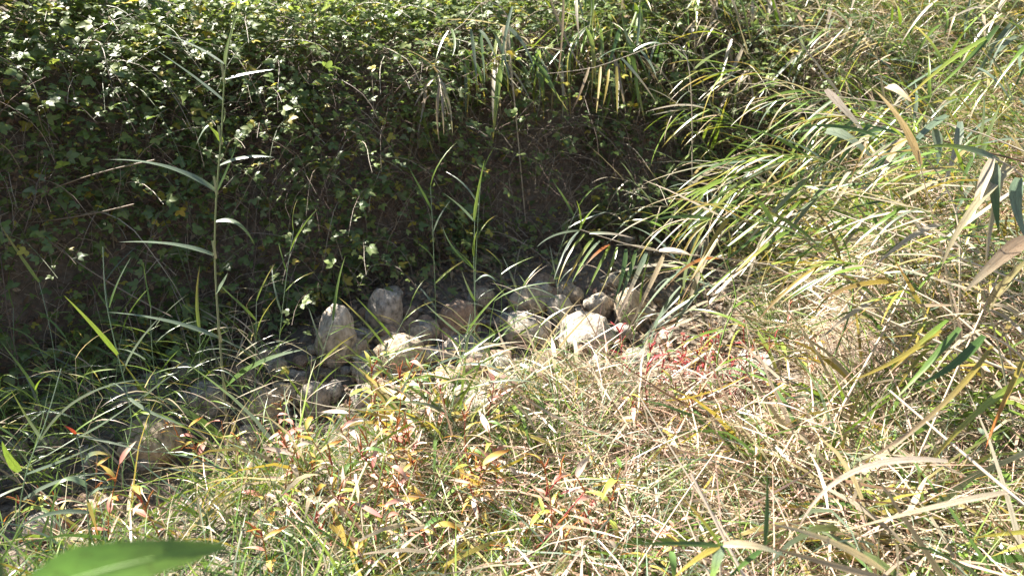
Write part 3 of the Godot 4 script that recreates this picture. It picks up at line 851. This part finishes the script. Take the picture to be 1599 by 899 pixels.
	for q in sets:
		var list := []
		for w in q[2]:
			list.append(at(w[0], w[1], w[2]))
		var root: Vector3 = list[0] + Vector3(0.1, 0, 0)
		root.y = ground(root.x, root.z) - 0.02
		if list[0].y > root.y + 0.05:
			list.push_front(root)
		var depth: float = q[2][-1][2]
		var pts := through(list, 24)
		var wild: bool = q.size() > 4
		var o := thing(q[0], pts[0], q[1], "wild grass" if wild else "reed")
		var b := B.new()
		b.tube(shifted(pts, pts[0]), 0.0022 if wild else 0.0055, 0.0012 if wild else 0.002, 7, GREEN * 1.6 if wild else STRAW * 0.85, GREYGREEN if wild else STRAW * 0.7)
		part("stem", b.mesh(), M.stem, o)
		for l in q[3]:
			own_leaf(o, at(l[0], l[1], depth), at(l[2], l[3], depth - l[6] * 0.6), at(l[4], l[5], depth - l[6]), l[7] * 0.75, shade(l[8], 0.1), shade(l[9], 0.1), Vector3(-0.25 + r(-0.25, 0.25), 0.85, 0.5 + r(-0.2, 0.3)), r(-0.5, 0.5), r(0.4, 0.7))

# ---------------------------------------------------------------- slender stems standing before the shaded bank
func make_slender() -> void:
	for q in [[430, 640, 458, 360], [200, 620, 160, 400], [95, 700, 60, 440], [742, 560, 752, 270], [682, 560, 672, 290], [690, 700, 728, 520], [800, 560, 815, 450], [848, 470, 905, 320], [560, 620, 640, 480], [270, 700, 235, 480], [480, 700, 520, 500], [985, 600, 1000, 480], [180, 690, 190, 520], [40, 660, 20, 480], [395, 680, 400, 470], [300, 690, 312, 520], [640, 690, 600, 540], [885, 560, 868, 430]]:
		var p := land(q[0], q[1])
		var d := (p - eye).dot(-look.z)
		var top := at(q[2], q[3], d - 0.05)
		var pts := curve(p - Vector3(0, 0.03, 0), (p + top) * 0.5 + Vector3(r(-0.05, 0.05), 0, r(-0.03, 0.05)), top, 12)
		var o := thing("slender_reed", p, "slender young reed with a few bright narrow leaves before the shaded bank", "reed", "slender reeds before the shaded bank")
		var b := B.new()
		b.tube(shifted(pts, p), 0.0028, 0.0012, 5, GREEN * 1.6, GREYGREEN)
		part("stem", b.mesh(), M.stem, o)
		var side := 1.0 if rng.randf() < 0.5 else -1.0
		var n := 4 + rng.randi() % 4
		for k in n:
			var t := lerpf(0.3, 1.0, float(k) / (n - 1))
			var dir := (dir_on(pts, t) * r(0.35, 1.0) + Vector3(side * r(0.3, 0.9), r(-0.1, 0.4), r(-0.3, 0.5)) * (0.3 if k == n - 1 else 1.0)).normalized()
			side = -side
			part("leaf", blade_leaf[pick(["bright", "bright", "bright", "grey", "gold"])][rng.randi() % 6], M.reed, o, Transform3D(frame(dir, Vector3(-0.2, 0.9, 0.4), r(0.16, 0.34)), pos_on(pts, t) - p))

# ---------------------------------------------------------------- thin grass stalks before the dark bed
func make_stalks() -> void:
	for k in 190:
		var px := r(-20, 1000) if rng.randf() < 0.85 else r(-20, 430)
		if px > 450 and px < 980 and rng.randf() < 0.7:
			continue
		var edge := 715.0 - 0.1 * px
		if px < 330:
			edge = 760.0 - 0.2 * px
		var p := land(px, edge + r(-90, 60))
		var d := Vector3(r(-0.35, 0.35), 1.0, r(-0.2, 0.3)).normalized()
		var h := r(0.22, 0.6)
		var pts := shoot(p - Vector3(0, 0.02, 0), d, h, r(0.1, 0.7), 8, 0.09)
		var dry := rng.randf() < 0.2
		var o := thing("grass_stalk", p, ("tall " if h > 0.42 else "short ") + ("thin dry grass stalk with a few narrow blades " if dry else "thin green grass stalk with narrow spreading blades ") + ("by the shaded left boulders" if px < 330 else "beside the tan boulders" if px < 700 else "before the pale right boulders"), "grass stalk", "grass stalks at the edge of the bed")
		var b := B.new()
		var c := STRAW * 0.9 if dry else GREEN * 1.7
		b.tube(shifted(pts, p), 0.0018, 0.0009, 5, c, c * 1.1)
		part("stem", b.mesh(), M.stem, o)
		var n := 4 + rng.randi() % 5
		var s := 1.0
		for j in n:
			var t := lerpf(0.25, 1.0, float(j) / (n - 1))
			var q := pos_on(pts, t)
			var dir := (dir_on(pts, t) * r(0.3, 0.9) + Vector3(s * r(0.5, 1.0), r(-0.1, 0.3), r(-0.5, 0.7))).normalized()
			s = -s
			part("leaf", blade_leaf["straw" if dry else pick(["green", "bright", "grey", "bright", "yellow"])][rng.randi() % 6], M.reed, o, Transform3D(frame(dir, Vector3.UP, r(0.12, 0.28)), q - p))

# ---------------------------------------------------------------- red-stemmed weeds with pink and cream leaves
func make_weeds() -> void:
	var spots := []
	for k in 80:
		var heart: Vector2 = pick([Vector2(470, 800), Vector2(600, 720), Vector2(640, 850), Vector2(780, 860), Vector2(700, 780), Vector2(860, 880), Vector2(520, 760)])
		spots.append([heart.x + rng.randfn() * 85.0, heart.y + rng.randfn() * 45.0, 0])
	for q in [[110, 840], [130, 850], [150, 845], [175, 860], [90, 870], [60, 880], [320, 780], [360, 790], [560, 690], [590, 680], [620, 700], [180, 890], [270, 880]]:
		spots.append([q[0], q[1], 0])
	for k in 26:
		spots.append([1085 + rng.randfn() * 48.0, 640 + rng.randfn() * 28.0, 1])
	for k in 8:
		spots.append([r(1220, 1300), r(520, 620), 0])
	for k in 12:
		spots.append([r(960, 1250), r(640, 760), 0])
	for s in spots:
		var p := land(s[0], s[1])
		var red: bool = s[2] == 1
		var h := r(0.17, 0.42) * (1.45 if red else 1.0)
		var main: String = pick(["pink", "cream", "orange", "yellow", "green", "orange", "pink"])
		var size_word := "tall" if h > 0.27 else "low"
		var pts := shoot(p - Vector3(0, 0.02, 0), Vector3(r(-0.3, 0.3), 1, r(-0.2, 0.3)), h, r(0.0, 0.5), 6, 0.16)
		var o := thing("smartweed", p, size_word + (" bright red-stemmed weed with pink leaves beside the dark gap" if red else " reddish-stemmed weed with mostly " + main + " leaves in sunny grass"), "weed", "red weeds by the dark gap" if red else "withering weeds in the grass")
		var b := B.new()
		var c: Color = RED if red else pick([RED, ORANGE * 0.6, BROWN * 1.3, Color(0.3, 0.12, 0.05)])
		b.tube(shifted(pts, p), 0.0032 if red else 0.0026, 0.0014, 5, c, c * 1.15)
		part("stem", b.mesh(), M.stem, o)
		var n := 5 + rng.randi() % 5
		for j in n:
			var t := lerpf(0.25, 1.0, float(j) / (n - 1))
			var a := j * 2.4 + r(-0.5, 0.5)
			var dir := Vector3(cos(a), r(-0.2, 0.8), sin(a)).normalized()
			var tone: String = pick(["pink", "red", "red", "pink", "green", "orange"]) if red else (main if rng.randf() < 0.65 else pick(["pink", "cream", "cream", "yellow", "green", "orange", "pink", "green"]))
			part("leaf", weed_leaf[tone][rng.randi() % 4], M.weed, o, Transform3D(frame(dir, Vector3.UP, r(0.045, 0.1) if red else r(0.04, 0.115)), pos_on(pts, t) - p))
		if red or rng.randf() < 0.6:
			for j in (5 if red else 3):
				var fb := B.new()
				var q := pos_on(pts, r(0.6, 1.0)) - p
				var fp := shoot(q, Vector3(r(-0.7, 0.7), 1, r(-0.7, 0.7)), r(0.03, 0.07), r(-0.5, 1.2), 5, 0.25)
				fb.tube(fp, 0.0035, 0.0015, 5, RED * 1.3 if red else pick([ORANGE * 0.7, RED, ROSE * 0.7]), RED * 1.5 if red else ORANGE * 0.8)
				part("flower_spike", fb.mesh(), M.twig, o)

func make_creepers() -> void:
	for q in [[1400, 880], [1480, 860], [1560, 840], [1350, 860], [1590, 900], [1440, 920], [1530, 905], [1580, 740], [1380, 700], [1000, 760], [860, 800], [1500, 780], [1420, 830], [1370, 900], [1550, 880], [1595, 800], [1490, 910], [1540, 640], [1300, 640], [1590, 600]]:
		var p := land(q[0], q[1])
		var o := thing("creeping_plant", p, "low creeping plant with rounded pale green leaves in the near right grass", "creeping plant", "creeping plants in the grass")
		for k in 3:
			var pts := shoot(p - Vector3(0, 0.01, 0), Vector3(r(-1, 1), r(0.5, 1.0), r(-1, 1)), r(0.2, 0.35), r(1.0, 2.0), 8, 0.1)
			var b := B.new()
			b.tube(shifted(pts, p), 0.0022, 0.0012, 5, GREEN * 1.5, GREEN * 1.6)
			part("runner", b.mesh(), M.stem, o)
			for j in 6:
				var t := lerpf(0.2, 1.0, j / 5.0)
				var a := r(0, TAU)
				part("leaf", round_leaf[rng.randi() % 4], M.weed, o, Transform3D(frame(Vector3(cos(a), r(0, 0.5), sin(a)), Vector3.UP, r(0.04, 0.075)), pos_on(pts, t) - p))

# ---------------------------------------------------------------- dead stalks lying on the right bank
func make_straws() -> void:
	for k in 130:
		var x := r(0.3, 4.2)
		var z := r(-6.0, -1.4)
		if absf(x) > -z * 0.75 + 0.3 or near_side(x, z) < 0.1:
			continue
		var a := r(-0.9, 0.5)
		var l := r(0.45, 1.3)
		var dx := Vector3(cos(a), 0, sin(a)) * l
		var p0 := on(x, z) + Vector3(0, r(0.08, 0.25), 0)
		var p2 := on(x + dx.x, z + dx.z) + Vector3(0, r(0.0, 0.2), 0)
		var o := thing("fallen_stalk", p0, ("short " if l < 0.85 else "long ") + "dry straw-coloured stalk lying across the grass " + ("near the red-stemmed weeds" if x < 1.4 else "below the broad hanging leaves" if z > -3.2 else "high on the right bank"), "stalk", "fallen stalks on the right bank")
		var b := B.new()
		b.tube(shifted(curve(p0, (p0 + p2) * 0.5 + Vector3(0, r(0.02, 0.2), 0), p2, 10), p0), r(0.0016, 0.0035), 0.0013, 5, pick([STRAW, BUFF, ROSE, STRAW * 0.8]), STRAW)
		part("stem", b.mesh(), M.stem, o)

# ---------------------------------------------------------------- grass that nobody could count
func tuft(n: int, radius: float, l0: float, l1: float, w0: float, w1: float, flat: float, sag: float, tones: Array) -> ArrayMesh:
	var b := B.new()
	for k in n:
		var a := r(0, TAU)
		var q := Vector3(cos(a), 0, sin(a)) * radius * sqrt(rng.randf())
		var a2 := a + r(-1.2, 1.2)
		var d := Vector3(cos(a2) * flat * r(0.3, 1.2), 1.0, sin(a2) * flat * r(0.3, 1.2))
		var c: Color = pick(tones)
		var c2: Color = c if rng.randf() < 0.7 else pick(tones)
		b.ribbon(shoot(q, d, r(l0, l1), sag * r(0.3, 1.5), 5, 0.07), r(w0, w1), Vector3(sin(a2), 0.3, cos(a2)), 0, shade(c, 0.2), shade(c2, 0.2), 0.0, r(-1.5, 1.5), r(-0.6, 0.6))
	return b.mesh()

# loose straws lying any way, a little above the ground
func litter(n: int, radius: float, height: float, l0: float, l1: float, w0: float, w1: float, tones: Array) -> ArrayMesh:
	var b := B.new()
	for k in n:
		var a := r(0, TAU)
		var q := Vector3(cos(a) * radius * sqrt(rng.randf()), r(0.0, height), sin(a) * radius * sqrt(rng.randf()))
		var a2 := r(0, TAU)
		var d := Vector3(cos(a2), r(-0.35, 0.6), sin(a2))
		var c: Color = pick(tones)
		b.ribbon(shoot(q, d, r(l0, l1), r(-0.6, 1.3), 4, 0.12), r(w0, w1), Vector3(r(-1, 1), 1, r(-1, 1)), 0, shade(c, 0.25), shade(c, 0.25), 0.0, r(-1.5, 1.5))
	return b.mesh()

func scatter(called: String, shapes: Array, mat: Material, n: int, rule: Callable, label: String) -> void:
	var where := []
	for tries in n * 4:
		if where.size() >= n:
			break
		var x := r(-4.0, 6.0)
		var z := r(-9.5, 0.0)
		if absf(x) > -z * 0.74 + 0.5:
			continue
		var size: float = rule.call(x, z)
		if size <= 0.0:
			continue
		var up := (Vector3.UP * 2.0 + lean(x, z)).normalized()
		var bs := Basis(Quaternion(Vector3.UP, up)) * Basis(Vector3.UP, r(0, TAU))
		where.append(Transform3D(bs.scaled_local(Vector3.ONE * size * r(0.65, 1.35) * (1.0 + 0.4 * rough_noise.get_noise_2d(x * 150.0 + 300.0, z * 150.0))), on(x, z) - up * 0.01))
	var o := joined(called, shapes, mat, where, self, true)
	tag(o, label, "grass", "", "stuff")

# how far a place lies on the near side of the bed's edge, in metres; the right bank counts as near
func near_side(x: float, z: float) -> float:
	var d := z - along(LIP, x) + 0.2
	if x > 0.5 and x < 1.7 and z > -2.95:
		d += 0.15
	if x > 1.6:
		d = maxf(d, (x - 1.6) * 1.2 - 0.1)
	return d

func make_grass() -> void:
	var greens := [GREEN * 1.2, GREEN * 1.5, BRIGHT, BRIGHT * 0.8, GREYGREEN, GREYGREEN * 1.1, LIME * 0.8, STRAW]
	var straws := [STRAW, STRAW * 1.1, BUFF, BUFF * 0.8, ROSE, STRAW * 0.8, BROWN, LIME * 0.7, CREAM, GREYGREEN]
	var green := []
	var dry := []
	var tangle := []
	var long := []
	for k in 10:
		var dead: Array = [BROWN, ROSE, BUFF, BUFF * 0.8, STRAW, CREAM] if k < 3 else straws if k < 7 else straws + [GREYGREEN, GREEN * 1.5, BRIGHT]
		var live: Array = greens + [STRAW, BUFF, LIME] if k < 3 else greens
		green.append(tuft(14, 0.08, 0.14, 0.40, 0.004, 0.009, 0.9, 1.3, live))
		dry.append(tuft(13, 0.1, 0.15, 0.42, 0.003, 0.008, 1.3, 1.6, dead))
		tangle.append(litter(18, 0.18, 0.2, 0.08, 0.40, 0.002, 0.009, dead + [BROWN, BUFF, ROSE]))
		long.append(tuft(8, 0.1, 0.3, 0.62, 0.011, 0.022, 0.9, 1.5, [GREEN * 1.4, BRIGHT, GREYGREEN, LIME, YELLOW, STRAW, STRAW]))
	scatter("green_grass", green, M.grass, 3700, func(x, z):
		var e := near_side(x, z)
		if e < (0.08 if x > -0.75 and x < 0.7 else -0.3) or (e < 0.0 and rng.randf() < 0.5):
			return 0.0
		if e < 0.4 and x > -0.75 and x < 1.5:
			return 0.6 if rng.randf() < 0.8 else 0.0
		var k: float = rough_noise.get_noise_2d(x * 120.0, z * 120.0)
		var want := 0.9 if x < 0.25 or z < -4.2 else 0.35
		return 1.0 if rng.randf() < want + k * 0.8 else 0.0, "short green grass growing on the near bank and the right bank")
	scatter("dry_grass", dry, M.grass, 3600, func(x, z):
		var e := near_side(x, z)
		if e < -0.05 or (e < 0.3 and x < 1.5 and rng.randf() < 0.6):
			return 0.0
		var want := 0.05 if x < -0.5 else 0.3 if x < 0.1 else 0.7
		if z < -4.4:
			want = 0.3
		return (1.25 if x > 0.2 else 1.0) if rng.randf() < want + 0.5 * rough_noise.get_noise_2d(x * 120.0 + 900.0, z * 120.0) else 0.0, "dry straw-coloured grass standing on the near bank and the right bank")
	scatter("straw_litter", tangle, M.grass, 2500, func(x, z):
		var e := near_side(x, z)
		if e < 0.05:
			return 0.0
		return 1.0 if rng.randf() < (0.08 if x < -0.5 else 0.35 if x < 0.1 else 0.4 if z < -4.2 else 0.75) else 0.0, "tangled dead straw lying between the living grass")
	var dead_leaf := []
	for k in 6:
		dead_leaf.append(litter(7, 0.2, 0.22, 0.12, 0.35, 0.008, 0.018, [CREAM, ROSE, STRAW, STRAW, BUFF, YELLOW]))
	scatter("dead_leaves", dead_leaf, M.reed, 900, func(x, z):
		return 1.0 if near_side(x, z) > 0.1 and x > -0.5 else 0.0, "broad withered leaves strewn through the dry grass")
	scatter("reed_grass", long, M.reed, 950, func(x, z):
		var e := near_side(x, z)
		if e < (0.2 if x > -0.75 else -0.15) or (z > -1.1 and x < 1.0):
			return 0.0
		return 1.0 if x > 0.9 else (0.75 if rng.randf() < (0.7 if e < 0.5 and x < 0.2 else 0.12) else 0.0), "long-bladed green and yellow grass along the edge of the bed and on the right bank")
	# green tussocks in the shade of the far bank
	for q in [[690, 400, 0.42, "green grass tussock drooping from the soil above the boulders"], [955, 205, 0.3, "fan-shaped green tussock high on the shaded bank"], [980, 440, 0.35, "dim green tussock behind the hanging reed leaves"], [90, 560, 0.4, "dim green tussock at the left foot of the bank"], [780, 420, 0.3, "small green tussock beside the drooping one"]]:
		var p := land(q[0], q[1])
		var o := thing("grass_tussock", p, q[3], "tussock", "")
		for k in 34:
			var a := r(0, TAU)
			var dir := Vector3(cos(a) * 0.9, r(0.3, 1.3), sin(a) * 0.7 + 0.35).normalized()
			part("blade", blade_leaf[pick(["green", "green", "bright", "grey"])][1 + rng.randi() % 4], M.reed, o, Transform3D(frame(dir, Vector3.UP, q[2] * r(0.5, 1.1)).scaled_local(Vector3(0.5, 1, 1)), Vector3(r(-0.04, 0.04), 0, r(-0.04, 0.04))))

# fine dead twigs and rootlets that hang down the shaded bank
func make_twigs() -> void:
	var shapes := []
	for k in 8:
		var b := B.new()
		for j in 10:
			var c: Color = pick([Color(0.1, 0.06, 0.045), Color(0.14, 0.085, 0.065), Color(0.2, 0.14, 0.105), Color(0.3, 0.24, 0.17), Color(0.38, 0.32, 0.24)])
			b.tube(shoot(Vector3(r(-0.15, 0.15), r(-0.02, 0.05), r(-0.15, 0.15)), Vector3(r(-1, 1), r(-0.3, 0.9), r(-0.3, 1.0)), r(0.15, 0.5), r(0.5, 2.4), 5, 0.2), 0.0018, 0.0009, 3, c, c)
		shapes.append(b.mesh())
	var where := []
	for j in 1150:
		var x := r(-4.0, 2.6)
		var z := along(FOOT, x) - r(-0.1, 1.2)
		if x < -1.0 and rng.randf() < 0.25:
			continue
		where.append(Transform3D(Basis(Vector3.UP, r(-0.8, 0.8)).scaled(Vector3.ONE * r(0.6, 1.3)), on(x, z) + lean(x, z) * r(0.0, 0.15)))
	var o := joined("dead_twigs", shapes, M.twig, where, self)
	tag(o, "fine reddish-brown dead twigs and roots tangled on the shaded bank", "twigs", "", "stuff")

func make_litter() -> void:
	var shapes := []
	for k in 10:
		var b := B.new()
		var c: Color = pick([Color(0.2, 0.13, 0.08), Color(0.28, 0.19, 0.12), Color(0.16, 0.1, 0.07), Color(0.35, 0.26, 0.17)])
		for j in 5:
			b.ribbon(shoot(Vector3(r(-0.12, 0.12), r(0.0, 0.02), r(-0.12, 0.12)), Vector3(r(-1, 1), r(-0.1, 0.4), r(-1, 1)), r(0.025, 0.06), r(-1.0, 1.0), 3, 0.1), r(0.012, 0.025), Vector3.UP, 1, shade(c, 0.3), shade(c, 0.3), 0.25)
		shapes.append(b.mesh())
	var where := []
	for j in 2400:
		var x := r(-3.6, 2.2)
		var z := lerpf(along(FOOT, x) - 0.9, along(LIP, x) - 0.3, pow(rng.randf(), 1.3))
		where.append(Transform3D(Basis(Quaternion(Vector3.UP, lean(x, z))) * Basis(Vector3.UP, r(0, TAU)), on(x, z)))
	var o := joined("leaf_litter", shapes, M.weed, where, self)
	tag(o, "brown fallen leaves littering the shaded bank and the bed", "leaf litter", "", "stuff")

# ---------------------------------------------------------------- the place
func _ready() -> void:
	rng.seed = 20240611
	rough_noise.seed = 4
	rough_noise.frequency = 0.01
	fine_noise.seed = 8
	fine_noise.frequency = 0.01
	var cam := Camera3D.new()
	cam.name = "camera"
	add_child(cam)
	var lens := CameraAttributesPhysical.new()
	lens.frustum_focal_length = 32.1
	lens.frustum_focus_distance = 3.2
	lens.exposure_aperture = 5.0
	lens.frustum_near = 0.05
	lens.frustum_far = 400.0
	cam.attributes = lens
	cam.position = eye
	cam.rotation_degrees = Vector3(-22, 0, 0)
	cam.far = 400.0
	look = cam.basis
	var env := Environment.new()
	env.background_mode = Environment.BG_SKY
	var sky := ProceduralSkyMaterial.new()
	sky.sky_top_color = Color(0.50, 0.59, 0.73)
	sky.sky_horizon_color = Color(0.86, 0.87, 0.87)
	sky.sky_curve = 0.15
	sky.ground_bottom_color = Color(0.2, 0.19, 0.15)
	sky.ground_horizon_color = Color(0.5, 0.52, 0.5)
	env.sky = Sky.new()
	env.sky.sky_material = sky
	env.background_energy_multiplier = 0.28
	env.tonemap_mode = Environment.TONE_MAPPER_LINEAR
	env.tonemap_exposure = 5.1
	env.sdfgi_enabled = true
	env.ssao_enabled = true
	env.ssil_enabled = true
	var we := WorldEnvironment.new()
	we.name = "world"
	we.environment = env
	add_child(we)
	var sun := DirectionalLight3D.new()
	sun.name = "sun"
	sun.light_energy = 1.6
	sun.light_color = Color(1.0, 0.97, 0.925)
	sun.light_angular_distance = 0.5
	sun.shadow_enabled = true
	add_child(sun)
	sun.look_at_from_position(Vector3.ZERO, Vector3(0.57, -0.735, 0.45))
	make_materials()
	make_leaves()
	make_ground()
	make_stones()
	make_brambles()
	make_twigs()
	make_litter()
	make_grass()
	make_arching_reeds()
	make_drawn_reeds()
	make_slender()
	make_straws()
	make_tall_reed()
	make_near_leaf()
	make_stalks()
	make_weeds()
	make_creepers()
